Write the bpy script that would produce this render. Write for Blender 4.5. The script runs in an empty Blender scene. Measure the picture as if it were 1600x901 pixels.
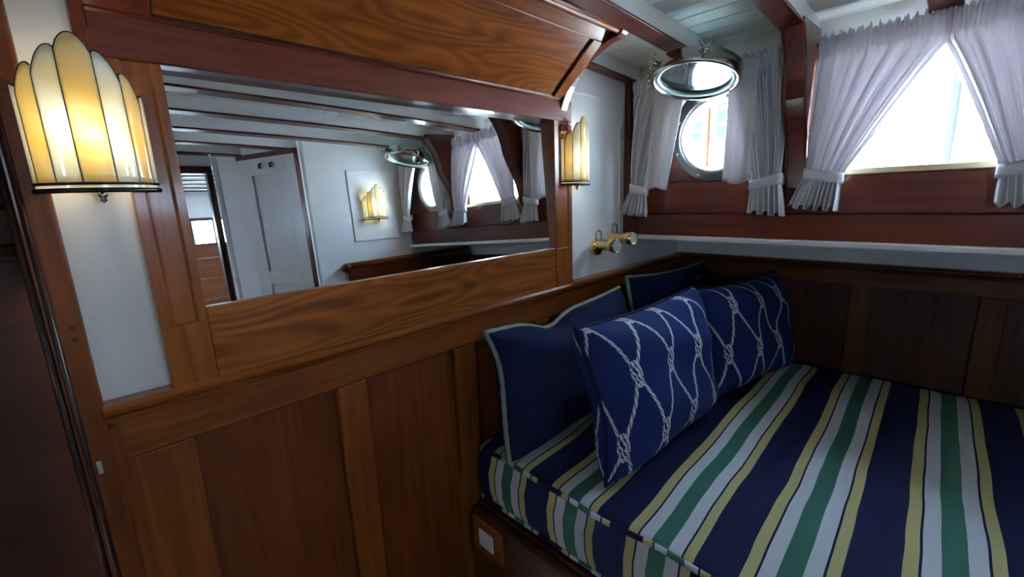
import bpy, bmesh, math, random
from mathutils import Vector, Matrix

random.seed(7)
S = 0.8            # metres per design unit (camera-to-bulkhead distance)
ZC = 1.35          # camera height above the cabin sole
PI = math.pi
scene = bpy.context.scene
COL = scene.collection

# ------------------------------------------------------------------ camera
cam_d = bpy.data.cameras.new('camera')
cam = bpy.data.objects.new('camera', cam_d)
COL.objects.link(cam)
Rw = ((0.70743149, -0.17215213, 0.68549569), (-0.70574807, -0.11961832, 0.69829157), (-0.03821454, -0.9777807, -0.2061178))
R = Matrix(Rw)
right, up, back = R @ Vector((1, 0, 0)), R @ Vector((0, -1, 0)), R @ Vector((0, 0, -1))
cam.matrix_world = Matrix(((right.x, up.x, back.x, 0), (right.y, up.y, back.y, 0), (right.z, up.z, back.z, ZC), (0, 0, 0, 1)))
cam_d.sensor_width = 36
cam_d.lens = 36 * 685 / 1600
cam_d.clip_start = 0.02
scene.camera = cam

# ------------------------------------------------------------------ sky, exposure
SKY = 22.0
world = bpy.data.worlds.new('overcast_sky')
scene.world = world
world.use_nodes = True
bg = world.node_tree.nodes['Background']
bg.inputs[0].default_value = (0.52, 0.73, 1.0, 1)
bg.inputs[1].default_value = SKY
sun_d = bpy.data.lights.new('sun', 'SUN')
sun_d.energy = 330.0; sun_d.angle = 0.02; sun_d.color = (0.80, 0.90, 1.0)
sun = bpy.data.objects.new('sun', sun_d); COL.objects.link(sun)
sun.rotation_euler = Vector((0.5, -0.12, -0.85)).to_track_quat('-Z', 'Y').to_euler()
vs = scene.view_settings
vs.view_transform = 'Standard'
vs.look = 'None'
vs.gamma = 1
vs.use_curve_mapping = False
vs.exposure = 0.95

def T(p):
    return Vector((p[0] * S, p[1] * S, p[2] * S + ZC))

def portal(name, c, sx, sy, d):
    l = bpy.data.lights.new(name, 'AREA')
    l.shape = 'RECTANGLE'; l.size = sx * S; l.size_y = sy * S
    l.cycles.is_portal = True
    o = bpy.data.objects.new(name, l)
    COL.objects.link(o)
    o.location = T(c)
    o.rotation_euler = Vector(d).to_track_quat('-Z', 'Y').to_euler()
    return o

# ------------------------------------------------------------------ materials
def new_mat(name):
    m = bpy.data.materials.new(name)
    m.use_nodes = True
    nt = m.node_tree
    return m, nt, nt.nodes['Principled BSDF']

def N(nt, t, **kw):
    n = nt.nodes.new(t)
    for k, v in kw.items():
        if k.startswith('i_'):
            key = k[2:]
            n.inputs[int(key) if key.isdigit() else key].default_value = v
        else:
            setattr(n, k, v)
    return n

def math_n(nt, op, a, b=None, c=None):
    n = nt.nodes.new('ShaderNodeMath'); n.operation = op
    for i, x in enumerate((a, b, c)):
        if x is None: continue
        if isinstance(x, (int, float)): n.inputs[i].default_value = x
        else: nt.links.new(x, n.inputs[i])
    return n.outputs[0]

def plain(name, col, rough=0.5, metal=0.0, coat=0.0, bump=0.0, bscale=80, spec=0.5):
    m, nt, b = new_mat(name)
    b.inputs['Base Color'].default_value = (*col, 1)
    b.inputs['Roughness'].default_value = rough
    b.inputs['Metallic'].default_value = metal
    b.inputs['Specular IOR Level'].default_value = spec
    b.inputs['Coat Weight'].default_value = coat
    tc = N(nt, 'ShaderNodeTexCoord')
    nz = N(nt, 'ShaderNodeTexNoise', i_Scale=bscale, i_Detail=4.0)
    nt.links.new(tc.outputs['Object'], nz.inputs['Vector'])
    mix = N(nt, 'ShaderNodeMixRGB', blend_type='MULTIPLY')
    mix.inputs[0].default_value = 0.12
    mix.inputs[1].default_value = (*col, 1)
    nt.links.new(nz.outputs['Fac'], mix.inputs[2])
    nt.links.new(mix.outputs[0], b.inputs['Base Color'])
    if bump:
        bp = N(nt, 'ShaderNodeBump', i_Strength=bump, i_Distance=0.002)
        nt.links.new(nz.outputs['Fac'], bp.inputs['Height'])
        nt.links.new(bp.outputs[0], b.inputs['Normal'])
    return m

def wood(name, dark, mid, light, axis, rough=0.30, figure=0.5, scale=1.0, coat=0.22):
    m, nt, b = new_mat(name)
    tc = N(nt, 'ShaderNodeTexCoord')
    geo = N(nt, 'ShaderNodeObjectInfo')
    mp = N(nt, 'ShaderNodeMapping')
    sc = [70.0 * scale] * 3
    sc['xyz'.index(axis)] = 3.0 * scale
    mp.inputs['Scale'].default_value = sc
    nt.links.new(tc.outputs['Object'], mp.inputs['Vector'])
    addv = N(nt, 'ShaderNodeVectorMath', operation='ADD')
    rnd = N(nt, 'ShaderNodeVectorMath', operation='SCALE')
    comb = N(nt, 'ShaderNodeCombineXYZ')
    for i in range(3): nt.links.new(geo.outputs['Random'], comb.inputs[i])
    nt.links.new(comb.outputs[0], rnd.inputs[0]); rnd.inputs['Scale'].default_value = 37.0
    nt.links.new(mp.outputs[0], addv.inputs[0]); nt.links.new(rnd.outputs[0], addv.inputs[1])
    n1 = N(nt, 'ShaderNodeTexNoise', i_Scale=1.0, i_Detail=5.0, i_Distortion=0.6)
    nt.links.new(addv.outputs[0], n1.inputs['Vector'])
    mp2 = N(nt, 'ShaderNodeMapping')
    sc2 = [7.0 * scale] * 3; sc2['xyz'.index(axis)] = 1.3 * scale
    mp2.inputs['Scale'].default_value = sc2
    nt.links.new(tc.outputs['Object'], mp2.inputs['Vector'])
    n2 = N(nt, 'ShaderNodeTexNoise', i_Scale=1.0, i_Detail=2.0)
    nt.links.new(mp2.outputs[0], n2.inputs['Vector'])
    rings = math_n(nt, 'SINE', math_n(nt, 'MULTIPLY', n2.outputs['Fac'], 60.0 if figure < 1 else 170.0))
    f = math_n(nt, 'ADD', math_n(nt, 'MULTIPLY', rings, 0.07 * figure), n1.outputs['Fac'])
    f = math_n(nt, 'ADD', math_n(nt, 'MULTIPLY', math_n(nt, 'SUBTRACT', n2.outputs['Fac'], 0.5), 0.30), f)
    cr = N(nt, 'ShaderNodeValToRGB')
    e = cr.color_ramp.elements
    e[0].position = 0.20; e[0].color = (*dark, 1)
    e[1].position = 0.80; e[1].color = (*light, 1)
    k = e.new(0.5); k.color = (*mid, 1)
    nt.links.new(f, cr.inputs[0])
    nt.links.new(cr.outputs[0], b.inputs['Base Color'])
    b.inputs['Roughness'].default_value = rough
    b.inputs['Coat Weight'].default_value = coat
    b.inputs['Specular IOR Level'].default_value = 0.3
    b.inputs['Coat Roughness'].default_value = 0.10
    bp = N(nt, 'ShaderNodeBump', i_Strength=0.06, i_Distance=0.002)
    nt.links.new(f, bp.inputs['Height'])
    nt.links.new(bp.outputs[0], b.inputs['Normal'])
    return m

AMB = ((0.105, 0.022, 0.0034), (0.185, 0.048, 0.0070), (0.270, 0.082, 0.013))
BRN = ((0.062, 0.0125, 0.0017), (0.112, 0.0265, 0.0034), (0.158, 0.042, 0.0056))
RED = ((0.050, 0.0080, 0.0036), (0.095, 0.0165, 0.007), (0.135, 0.027, 0.011))
DRK = ((0.034, 0.0085, 0.0042), (0.060, 0.0165, 0.0080), (0.085, 0.026, 0.012))
HNY = ((0.085, 0.019, 0.0028), (0.150, 0.040, 0.0056), (0.210, 0.064, 0.0095))
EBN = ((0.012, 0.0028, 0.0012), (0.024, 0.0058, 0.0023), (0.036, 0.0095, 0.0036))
M = {}
for ax in 'xyz':
    M['amber_' + ax] = wood('honey_mahogany_' + ax, *AMB, ax)
    M['brown_' + ax] = wood('brown_mahogany_' + ax, *BRN, ax, rough=0.38, coat=0.08)
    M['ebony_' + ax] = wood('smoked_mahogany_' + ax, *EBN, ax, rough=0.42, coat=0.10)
    M['honey_' + ax] = wood('mid_honey_mahogany_' + ax, *HNY, ax, rough=0.34, coat=0.12)
    M['red_' + ax] = wood('red_mahogany_' + ax, *RED, ax)
    M['dark_' + ax] = wood('dark_mahogany_' + ax, *DRK, ax, rough=0.42, coat=0.06)
M['figured'] = wood('figured_mahogany', *AMB, 'x', figure=2.2, scale=0.9)
M['white'] = plain('white_paint', (0.87, 0.87, 0.86), 0.28, bump=0.05, bscale=14)
M['plank'] = plain('white_plank_paint', (0.83, 0.835, 0.80), 0.45, bump=0.08, bscale=25)
M['floor'] = wood('teak_sole', (0.10, 0.045, 0.018), (0.17, 0.08, 0.03), (0.23, 0.11, 0.045), 'y', 0.45)
def stained():
    m = plain('water_stained_paint', (0.80, 0.80, 0.77), 0.5, bump=0.15, bscale=25)
    nt = m.node_tree; b = nt.nodes['Principled BSDF']
    tc = N(nt, 'ShaderNodeTexCoord')
    mp = N(nt, 'ShaderNodeMapping'); mp.inputs['Scale'].default_value = (6, 5, 16)
    nz = N(nt, 'ShaderNodeTexNoise', i_Scale=1.0, i_Detail=5.0)
    nt.links.new(tc.outputs['Object'], mp.inputs[0]); nt.links.new(mp.outputs[0], nz.inputs['Vector'])
    cr = N(nt, 'ShaderNodeValToRGB')
    cr.color_ramp.elements[0].position = 0.50; cr.color_ramp.elements[0].color = (0.80, 0.80, 0.77, 1)
    cr.color_ramp.elements[1].position = 0.72; cr.color_ramp.elements[1].color = (0.50, 0.42, 0.22, 1)
    nt.links.new(nz.outputs['Fac'], cr.inputs[0]); nt.links.new(cr.outputs[0], b.inputs['Base Color'])
    return m
M['stained'] = stained()
M['chrome'] = plain('worn_chrome', (0.55, 0.54, 0.50), 0.22, 1.0)
M['nickel'] = plain('dull_nickel', (0.62, 0.64, 0.61), 0.36, 1.0, bump=0.2)
M['brass'] = plain('polished_brass', (0.86, 0.60, 0.22), 0.14, 1.0)
M['came'] = plain('blackened_lead', (0.03, 0.028, 0.025), 0.45, 0.6)
M['ivory'] = plain('ivory_enamel', (0.85, 0.85, 0.82), 0.35)
M['plastic'] = plain('white_switch_plastic', (0.78, 0.78, 0.76), 0.3)
M['gap'] = plain('black_gap', (0.008, 0.006, 0.005), 0.8)
M['extwall'] = plain('white_siding', (0.84, 0.85, 0.84), 0.7)
M['extglass'] = plain('far_window_glass', (0.0055, 0.0075, 0.0095), 0.9, spec=0.0)
M['exttint'] = plain('far_pale_glass', (0.0125, 0.0175, 0.0165), 0.9, spec=0.0)
M['extpost'] = plain('grey_post', (0.0085, 0.0098, 0.0110), 0.9, spec=0.0)
M['extwood'] = plain('orange_wood_edge', (0.016, 0.0065, 0.0035), 0.9, spec=0.0)
M['water'] = plain('grey_quay', (0.74, 0.74, 0.72), 0.8)

def mirror_mat():
    m, nt, b = new_mat('silvered_mirror')
    b.inputs['Base Color'].default_value = (0.88, 0.90, 0.90, 1)
    b.inputs['Metallic'].default_value = 1
    b.inputs['Roughness'].default_value = 0.0
    return m
M['mirror'] = mirror_mat()

def glass_mat(name, tint, refl=0.12):
    m, nt, b = new_mat(name)
    out = nt.nodes['Material Output']
    tr = N(nt, 'ShaderNodeBsdfTransparent'); tr.inputs[0].default_value = (*tint, 1)
    gl = N(nt, 'ShaderNodeBsdfGlossy'); gl.inputs['Roughness'].default_value = 0.02
    lw = N(nt, 'ShaderNodeLayerWeight', i_Blend=0.5)
    f2 = math_n(nt, 'ADD', math_n(nt, 'MULTIPLY', math_n(nt, 'POWER', lw.outputs['Facing'], 5.0), 0.9), 0.03 + refl * 0.2)
    mx = N(nt, 'ShaderNodeMixShader')
    nt.links.new(f2, mx.inputs[0]); nt.links.new(tr.outputs[0], mx.inputs[1]); nt.links.new(gl.outputs[0], mx.inputs[2])
    nt.links.new(mx.outputs[0], out.inputs[0])
    return m
M['glass'] = glass_mat('clear_window_glass', (0.97, 0.98, 0.98))
M['thickglass'] = glass_mat('green_porthole_glass', (0.80, 0.90, 0.87), 0.5)

def shade_mat(name, col):
    m, nt, b = new_mat(name)
    out = nt.nodes['Material Output']
    tc = N(nt, 'ShaderNodeTexCoord')
    nz = N(nt, 'ShaderNodeTexNoise', i_Scale=22.0, i_Detail=2.0)
    nt.links.new(tc.outputs['Object'], nz.inputs['Vector'])
    cr = N(nt, 'ShaderNodeValToRGB')
    cr.color_ramp.elements[0].position = 0.3; cr.color_ramp.elements[1].position = 0.75
    cr.color_ramp.elements[0].color = (*col, 1)
    cr.color_ramp.elements[1].color = (min(1, col[0] * 1.05), min(1, col[1] * 1.15), min(1, col[2] * 1.8 + 0.02), 1)
    nt.links.new(nz.outputs['Fac'], cr.inputs[0])
    df = N(nt, 'ShaderNodeBsdfDiffuse'); tl = N(nt, 'ShaderNodeBsdfTranslucent')
    gl = N(nt, 'ShaderNodeBsdfGlossy'); gl.inputs['Roughness'].default_value = 0.08
    nt.links.new(cr.outputs[0], df.inputs[0]); nt.links.new(cr.outputs[0], tl.inputs[0])
    m1 = N(nt, 'ShaderNodeMixShader'); m1.inputs[0].default_value = 0.55
    nt.links.new(df.outputs[0], m1.inputs[1]); nt.links.new(tl.outputs[0], m1.inputs[2])
    m2 = N(nt, 'ShaderNodeMixShader'); m2.inputs[0].default_value = 0.05
    nt.links.new(m1.outputs[0], m2.inputs[1]); nt.links.new(gl.outputs[0], m2.inputs[2])
    nt.links.new(m2.outputs[0], out.inputs[0])
    return m
M['amberglass'] = shade_mat('amber_art_glass', (0.90, 0.74, 0.30))
M['creamglass'] = shade_mat('cream_art_glass', (0.90, 0.86, 0.60))

def cloth_translucent():
    m, nt, b = new_mat('white_voile')
    out = nt.nodes['Material Output']
    df = N(nt, 'ShaderNodeBsdfDiffuse'); df.inputs[0].default_value = (0.80, 0.78, 0.79, 1)
    tl = N(nt, 'ShaderNodeBsdfTranslucent'); tl.inputs[0].default_value = (0.80, 0.72, 0.74, 1)
    tc = N(nt, 'ShaderNodeTexCoord')
    nz = N(nt, 'ShaderNodeTexNoise', i_Scale=900.0, i_Detail=1.0)
    nt.links.new(tc.outputs['Object'], nz.inputs['Vector'])
    bp = N(nt, 'ShaderNodeBump', i_Strength=0.15, i_Distance=0.001)
    nt.links.new(nz.outputs['Fac'], bp.inputs['Height'])
    nt.links.new(bp.outputs[0], df.inputs['Normal'])
    m1 = N(nt, 'ShaderNodeMixShader'); m1.inputs[0].default_value = 0.16
    nt.links.new(df.outputs[0], m1.inputs[1]); nt.links.new(tl.outputs[0], m1.inputs[2])
    nt.links.new(m1.outputs[0], out.inputs[0])
    return m
M['voile'] = cloth_translucent()

NAVY, YEL, WHT, GRN = (0.0055, 0.0075, 0.045), (0.44, 0.39, 0.17), (0.50, 0.52, 0.55), (0.040, 0.135, 0.095)
def stripes(name, shift, kx=0.0255, k_y=1.0):
    m, nt, b = new_mat(name)
    tc = N(nt, 'ShaderNodeTexCoord')
    sp = N(nt, 'ShaderNodeSeparateXYZ')
    nt.links.new(tc.outputs['Object'], sp.inputs[0])
    mp = N(nt, 'ShaderNodeMapping'); mp.inputs['Scale'].default_value = (3.0, 3.0, 3.0)
    nt.links.new(tc.outputs['Object'], mp.inputs['Vector'])
    nz = N(nt, 'ShaderNodeTexNoise', i_Scale=2.2, i_Detail=1.0)
    nt.links.new(mp.outputs[0], nz.inputs['Vector'])
    wob = math_n(nt, 'MULTIPLY', math_n(nt, 'SUBTRACT', nz.outputs['Fac'], 0.5), 0.010)
    # design units
    y = math_n(nt, 'DIVIDE', sp.outputs[1], S)
    x = math_n(nt, 'SUBTRACT', math_n(nt, 'DIVIDE', sp.outputs[0], S), 2.17)
    q = math_n(nt, 'ADD', math_n(nt, 'SUBTRACT', 0.255 + shift, y), math_n(nt, 'MULTIPLY', x, kx))
    q = math_n(nt, 'ADD', q, wob)
    t = math_n(nt, 'FRACT', math_n(nt, 'DIVIDE', q, 0.231))
    cr = N(nt, 'ShaderNodeValToRGB')
    cr.color_ramp.interpolation = 'CONSTANT'
    e = cr.color_ramp.elements
    e[0].position = 0; e[0].color = (*YEL, 1)
    e[1].position = 0.095; e[1].color = (*NAVY, 1)
    for p, c in ((0.115, WHT), (0.235, GRN), (0.405, WHT), (0.53, NAVY), (0.55, YEL), (0.64, NAVY)):
        k = e.new(p); k.color = (*c, 1)
    nt.links.new(t, cr.inputs[0])
    nt.links.new(cr.outputs[0], b.inputs['Base Color'])
    b.inputs['Roughness'].default_value = 0.85
    b.inputs['Specular IOR Level'].default_value = 0.25
    b.inputs['Sheen Weight'].default_value = 0.0
    w = N(nt, 'ShaderNodeTexNoise', i_Scale=500.0, i_Detail=2.0)
    nt.links.new(tc.outputs['Object'], w.inputs['Vector'])
    bp = N(nt, 'ShaderNodeBump', i_Strength=0.25, i_Distance=0.001)
    nt.links.new(w.outputs['Fac'], bp.inputs['Height'])
    nt.links.new(bp.outputs[0], b.inputs['Normal'])
    return m
M['stripe'] = stripes('striped_canvas', 0.0)
M['stripe_piping'] = stripes('striped_canvas_piping', 0.11, 0.3)

def fabric(name, col, rough=0.9):
    m, nt, b = new_mat(name)
    tc = N(nt, 'ShaderNodeTexCoord')
    w = N(nt, 'ShaderNodeTexNoise', i_Scale=420.0, i_Detail=3.0)
    nt.links.new(tc.outputs['Object'], w.inputs['Vector'])
    mx = N(nt, 'ShaderNodeMixRGB', blend_type='MULTIPLY'); mx.inputs[0].default_value = 0.35
    mx.inputs[1].default_value = (*col, 1)
    nt.links.new(w.outputs['Fac'], mx.inputs[2])
    nt.links.new(mx.outputs[0], b.inputs['Base Color'])
    b.inputs['Roughness'].default_value = rough
    b.inputs['Specular IOR Level'].default_value = 0.2
    b.inputs['Sheen Weight'].default_value = 0.0
    b.inputs['Sheen Tint'].default_value = (0.3, 0.4, 0.9, 1)
    bp = N(nt, 'ShaderNodeBump', i_Strength=0.3, i_Distance=0.001)
    nt.links.new(w.outputs['Fac'], bp.inputs['Height'])
    nt.links.new(bp.outputs[0], b.inputs['Normal'])
    return m
BLUE = (0.0065, 0.0165, 0.095)
M['navy'] = fabric('navy_cotton', (0.0050, 0.0095, 0.046))
M['trim'] = fabric('sage_cord', (0.28, 0.31, 0.24))

def rope_net(name, nu, nv, du=0.0, dv=0.0):
    """navy cotton printed with a net of white rope tied in knots (UV space)."""
    m, nt, b = new_mat(name)
    uv = N(nt, 'ShaderNodeUVMap')
    sp = N(nt, 'ShaderNodeSeparateXYZ')
    nt.links.new(uv.outputs[0], sp.inputs[0])
    u = math_n(nt, 'ADD', math_n(nt, 'MULTIPLY', sp.outputs[0], nu), du)
    v = math_n(nt, 'ADD', math_n(nt, 'MULTIPLY', sp.outputs[1], nv), dv)
    def cell_dist(a):      # distance to nearest integer
        return math_n(nt, 'ABSOLUTE', math_n(nt, 'SUBTRACT', math_n(nt, 'FRACT', a), 0.5))
    p, q = math_n(nt, 'ADD', u, v), math_n(nt, 'SUBTRACT', u, v)
    d1 = math_n(nt, 'SUBTRACT', 0.5, cell_dist(p)); d2 = math_n(nt, 'SUBTRACT', 0.5, cell_dist(q))
    # wobble the strands a little, tighten near the knots
    nz = N(nt, 'ShaderNodeTexNoise', i_Scale=6.0, i_Detail=1.0)
    nt.links.new(uv.outputs[0], nz.inputs['Vector'])
    wid = 0.036
    tw1 = math_n(nt, 'SINE', math_n(nt, 'MULTIPLY', math_n(nt, 'ADD', math_n(nt, 'MULTIPLY', v, 95.0), math_n(nt, 'MULTIPLY', p, 90.0)), 1.0))
    tw2 = math_n(nt, 'SINE', math_n(nt, 'MULTIPLY', math_n(nt, 'ADD', math_n(nt, 'MULTIPLY', v, 95.0), math_n(nt, 'MULTIPLY', q, 90.0)), 1.0))
    l1 = math_n(nt, 'LESS_THAN', d1, wid); l2 = math_n(nt, 'LESS_THAN', d2, wid)
    l1 = math_n(nt, 'MULTIPLY', l1, math_n(nt, 'GREATER_THAN', tw1, -0.72))
    l2 = math_n(nt, 'MULTIPLY', l2, math_n(nt, 'GREATER_THAN', tw2, -0.72))
    lines = math_n(nt, 'MAXIMUM', l1, l2)
    # knots at crossings: ellipse in (u,v), tall
    uu = math_n(nt, 'MULTIPLY', math_n(nt, 'ADD', d1, d2), 1.0)
    # local offsets
    sgn = math_n(nt, 'SUBTRACT', math_n(nt, 'FRACT', math_n(nt, 'ADD', p, 0.5)), 0.5)
    sgq = math_n(nt, 'SUBTRACT', math_n(nt, 'FRACT', math_n(nt, 'ADD', q, 0.5)), 0.5)
    lu = math_n(nt, 'MULTIPLY', math_n(nt, 'ADD', sgn, sgq), 0.5)
    lv = math_n(nt, 'MULTIPLY', math_n(nt, 'SUBTRACT', sgn, sgq), 0.5)
    e2 = math_n(nt, 'ADD', math_n(nt, 'POWER', math_n(nt, 'DIVIDE', math_n(nt, 'ABSOLUTE', lu), 0.125), 2.0),
                math_n(nt, 'POWER', math_n(nt, 'DIVIDE', math_n(nt, 'ABSOLUTE', lv), 0.105), 2.0))
    inside = math_n(nt, 'LESS_THAN', e2, 1.0)
    vo = N(nt, 'ShaderNodeTexWave', wave_type='BANDS', bands_direction='DIAGONAL')
    comb = N(nt, 'ShaderNodeCombineXYZ')
    nt.links.new(lu, comb.inputs[0]); nt.links.new(lv, comb.inputs[1])
    nt.links.new(comb.outputs[0], vo.inputs['Vector'])
    vo.inputs['Scale'].default_value = 7.0; vo.inputs['Distortion'].default_value = 7.0; vo.inputs['Detail Scale'].default_value = 2.0
    knot = math_n(nt, 'MULTIPLY', inside, math_n(nt, 'GREATER_THAN', vo.outputs['Fac'], 0.33))
    notin = math_n(nt, 'SUBTRACT', 1.0, inside)
    mask = math_n(nt, 'MAXIMUM', math_n(nt, 'MULTIPLY', lines, notin), knot)
    mx = N(nt, 'ShaderNodeMixRGB')
    nt.links.new(mask, mx.inputs[0])
    mx.inputs[1].default_value = (*BLUE, 1); mx.inputs[2].default_value = (0.50, 0.51, 0.52, 1)
    nt.links.new(mx.outputs[0], b.inputs['Base Color'])
    b.inputs['Roughness'].default_value = 0.88
    b.inputs['Specular IOR Level'].default_value = 0.2
    b.inputs['Sheen Weight'].default_value = 0.0
    bp = N(nt, 'ShaderNodeBump', i_Strength=0.35, i_Distance=0.0015)
    nt.links.new(mask, bp.inputs['Height'])
    nt.links.new(bp.outputs[0], b.inputs['Normal'])
    return m

# ------------------------------------------------------------------ mesh helpers (design units, world aligned)
class G:
    def __init__(s): s.v = []; s.f = []; s.uv = {}
    def add(s, v, f):
        o = len(s.v); s.v += [tuple(p) for p in v]; s.f += [tuple(i + o for i in q) for q in f]; return s
    def box(s, x0, x1, y0, y1, z0, z1):
        if x0 > x1: x0, x1 = x1, x0
        if y0 > y1: y0, y1 = y1, y0
        if z0 > z1: z0, z1 = z1, z0
        v = [(x, y, z) for x in (x0, x1) for y in (y0, y1) for z in (z0, z1)]
        return s.add(v, [(0, 1, 3, 2), (4, 6, 7, 5), (0, 4, 5, 1), (2, 3, 7, 6), (0, 2, 6, 4), (1, 5, 7, 3)])
    def prism(s, prof, axis, a0, a1):
        """closed 2D polygon swept along an axis; prof holds the two other coordinates in xyz order"""
        n = len(prof)
        def P(p, a):
            if axis == 'x': return (a, p[0], p[1])
            if axis == 'y': return (p[0], a, p[1])
            return (p[0], p[1], a)
        v = [P(p, a0) for p in prof] + [P(p, a1) for p in prof]
        f = [tuple(range(n)), tuple(range(2 * n - 1, n - 1, -1))]
        f += [(i, i + n, (i + 1) % n + n, (i + 1) % n) for i in range(n)]
        return s.add(v, f)
    def tube(s, path, r, n=8, closed=False, cap=True):
        path = [Vector(p) for p in path]
        m = len(path); rr = r if isinstance(r, (list, tuple)) else [r] * m
        v = []; f = []
        prev = None
        for i, p in enumerate(path):
            if closed: t = path[(i + 1) % m] - path[i - 1]
            else: t = path[min(i + 1, m - 1)] - path[max(i - 1, 0)]
            t.normalize()
            if prev is None:
                a = Vector((0, 0, 1)) if abs(t.z) < 0.9 else Vector((1, 0, 0))
                u = t.cross(a).normalized()
            else:
                u = (prev - t * prev.dot(t)).normalized()
            prev = u
            w = t.cross(u)
            for k in range(n):
                c = 2 * PI * k / n
                v.append(p + (u * math.cos(c) + w * math.sin(c)) * rr[i])
        for i in range(m if closed else m - 1):
            j = (i + 1) % m
            for k in range(n):
                l = (k + 1) % n
                f.append((i * n + k, i * n + l, j * n + l, j * n + k))
        if cap and not closed:
            f.append(tuple(range(n - 1, -1, -1))); f.append(tuple((m - 1) * n + k for k in range(n)))
        return s.add(v, f)
    def lathe(s, prof, c, d, n=32, cap=True):
        """prof: (radius, distance along d) revolved about the axis through c along d"""
        d = Vector(d).normalized(); c = Vector(c)
        a = Vector((0, 0, 1)) if abs(d.z) < 0.9 else Vector((1, 0, 0))
        u = d.cross(a).normalized(); w = d.cross(u)
        v = []; f = []
        for (r, t) in prof:
            for k in range(n):
                q = 2 * PI * k / n
                v.append(c + d * t + (u * math.cos(q) + w * math.sin(q)) * r)
        for i in range(len(prof) - 1):
            for k in range(n):
                l = (k + 1) % n
                f.append((i * n + k, i * n + l, (i + 1) * n + l, (i + 1) * n + k))
        if cap:
            f.append(tuple(range(n - 1, -1, -1))); f.append(tuple((len(prof) - 1) * n + k for k in range(n)))
        return s.add(v, f)
    def torus_profile(s, prof, c, d, n=40):
        """closed (radius, distance) section revolved about an axis: a ring"""
        d = Vector(d).normalized(); c = Vector(c)
        a = Vector((0, 0, 1)) if abs(d.z) < 0.9 else Vector((1, 0, 0))
        u = d.cross(a).normalized(); w = d.cross(u)
        m = len(prof); v = []; f = []
        for (r, t) in prof:
            for k in range(n):
                q = 2 * PI * k / n
                v.append(c + d * t + (u * math.cos(q) + w * math.sin(q)) * r)
        for i in range(m):
            j = (i + 1) % m
            for k in range(n):
                l = (k + 1) % n
                f.append((i * n + k, i * n + l, j * n + l, j * n + k))
        return s.add(v, f)
    def grid(s, fn, nu, nv):
        v = [fn(i / nu, j / nv) for j in range(nv + 1) for i in range(nu + 1)]
        f = [(j * (nu + 1) + i, j * (nu + 1) + i + 1, (j + 1) * (nu + 1) + i + 1, (j + 1) * (nu + 1) + i) for j in range(nv) for i in range(nu)]
        return s.add(v, f)

ORG = {}
def thing(name, base, label=None, cat=None, group=None, kind=None):
    o = bpy.data.objects.new(name, None)
    o.empty_display_size = 0.05
    COL.objects.link(o)
    o.location = T(base)
    ORG[o.name] = T(base)
    tag(o, label, cat, group, kind)
    return o

def tag(o, label=None, cat=None, group=None, kind=None):
    if label: o['label'] = label
    if cat: o['category'] = cat
    if group: o['group'] = group
    if kind: o['kind'] = kind
    return o

def mk(name, g, mat, parent=None, bevel=0, smooth=False, seg=2, base=None, solid=0, subd=0):
    me = bpy.data.meshes.new(name)
    if parent is not None: org = ORG[parent.name]
    elif base is not None: org = T(base)
    else: org = Vector((0, 0, 0))
    me.from_pydata([T(p) - org for p in g.v], [], g.f)
    me.validate()
    bm = bmesh.new(); bm.from_mesh(me)
    bmesh.ops.recalc_face_normals(bm, faces=bm.faces)
    if smooth:
        for f in bm.faces: f.smooth = True
    bm.to_mesh(me); bm.free()
    o = bpy.data.objects.new(name, me)
    COL.objects.link(o)
    me.materials.append(M[mat] if isinstance(mat, str) else mat)
    if parent is not None: o.parent = parent
    elif base is not None: o.location = org
    ORG[o.name] = org
    if solid:
        s = o.modifiers.new('solid', 'SOLIDIFY'); s.thickness = solid; s.offset = 0
    if bevel:
        b = o.modifiers.new('bevel', 'BEVEL'); b.width = bevel; b.segments = seg; b.limit_method = 'ANGLE'; b.angle_limit = math.radians(40)
        b.harden_normals = False
    if subd:
        s = o.modifiers.new('subd', 'SUBSURF'); s.levels = subd; s.render_levels = subd
    return o

def B(*a): return G().box(*a)
FZ = -ZC / S       # cabin sole in design units
def zb(x): return 0.468 - 0.017 * x * x       # underside of the deck beams
def zc(x): return zb(x) + 0.058              # underside of the deck planking

# ------------------------------------------------------------------ structure: floor, ceiling
fl = thing('floor', (0, 0, FZ), kind='structure')
k = 0
x = -2.2
while x < 2.3:
    mk('plank', B(x, x + 0.118, -3.7, 1.1, FZ - 0.03, FZ), 'floor', fl, bevel=0.002)
    x += 0.12
ROOM2 = -1.35
XL, XR = -2.2, 1.76
BAYS = [(-0.175, 0.04), (-0.48, -0.265)]
SKX = (-1.30, -1.31)   # no deck light
ceil = thing('ceiling', (0, 0, 0.55), kind='structure')
def in_sky(x0, x1): return x0 > SKX[0] - 1e-6 and x1 < SKX[1] + 1e-6
xs = []
x = XL
PW = 0.075
nP = int(round((XR - XL) / PW))
xs = [XL + (XR - XL) * i / nP for i in range(nP + 1)]
for i in range(nP):
    x0, x1 = xs[i], xs[i + 1]
    segs = [(ROOM2, 1.2)]
    if in_sky(x0, x1):
        segs = [(ROOM2, BAYS[1][0]), (BAYS[1][1], BAYS[0][0]), (BAYS[0][1], 1.2)]
    for (a, b) in segs:
        xa, xb = x0 + 0.0012, x1 - 0.0012
        prof = [(xa, zc(xa)), (xb, zc(xb)), (xb, zc(xb) + 0.02), (xa, zc(xa) + 0.02)]
        mk('plank', G().prism(prof, 'y', a, b), 'plank', ceil, bevel=0.0022, seg=1)
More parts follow.
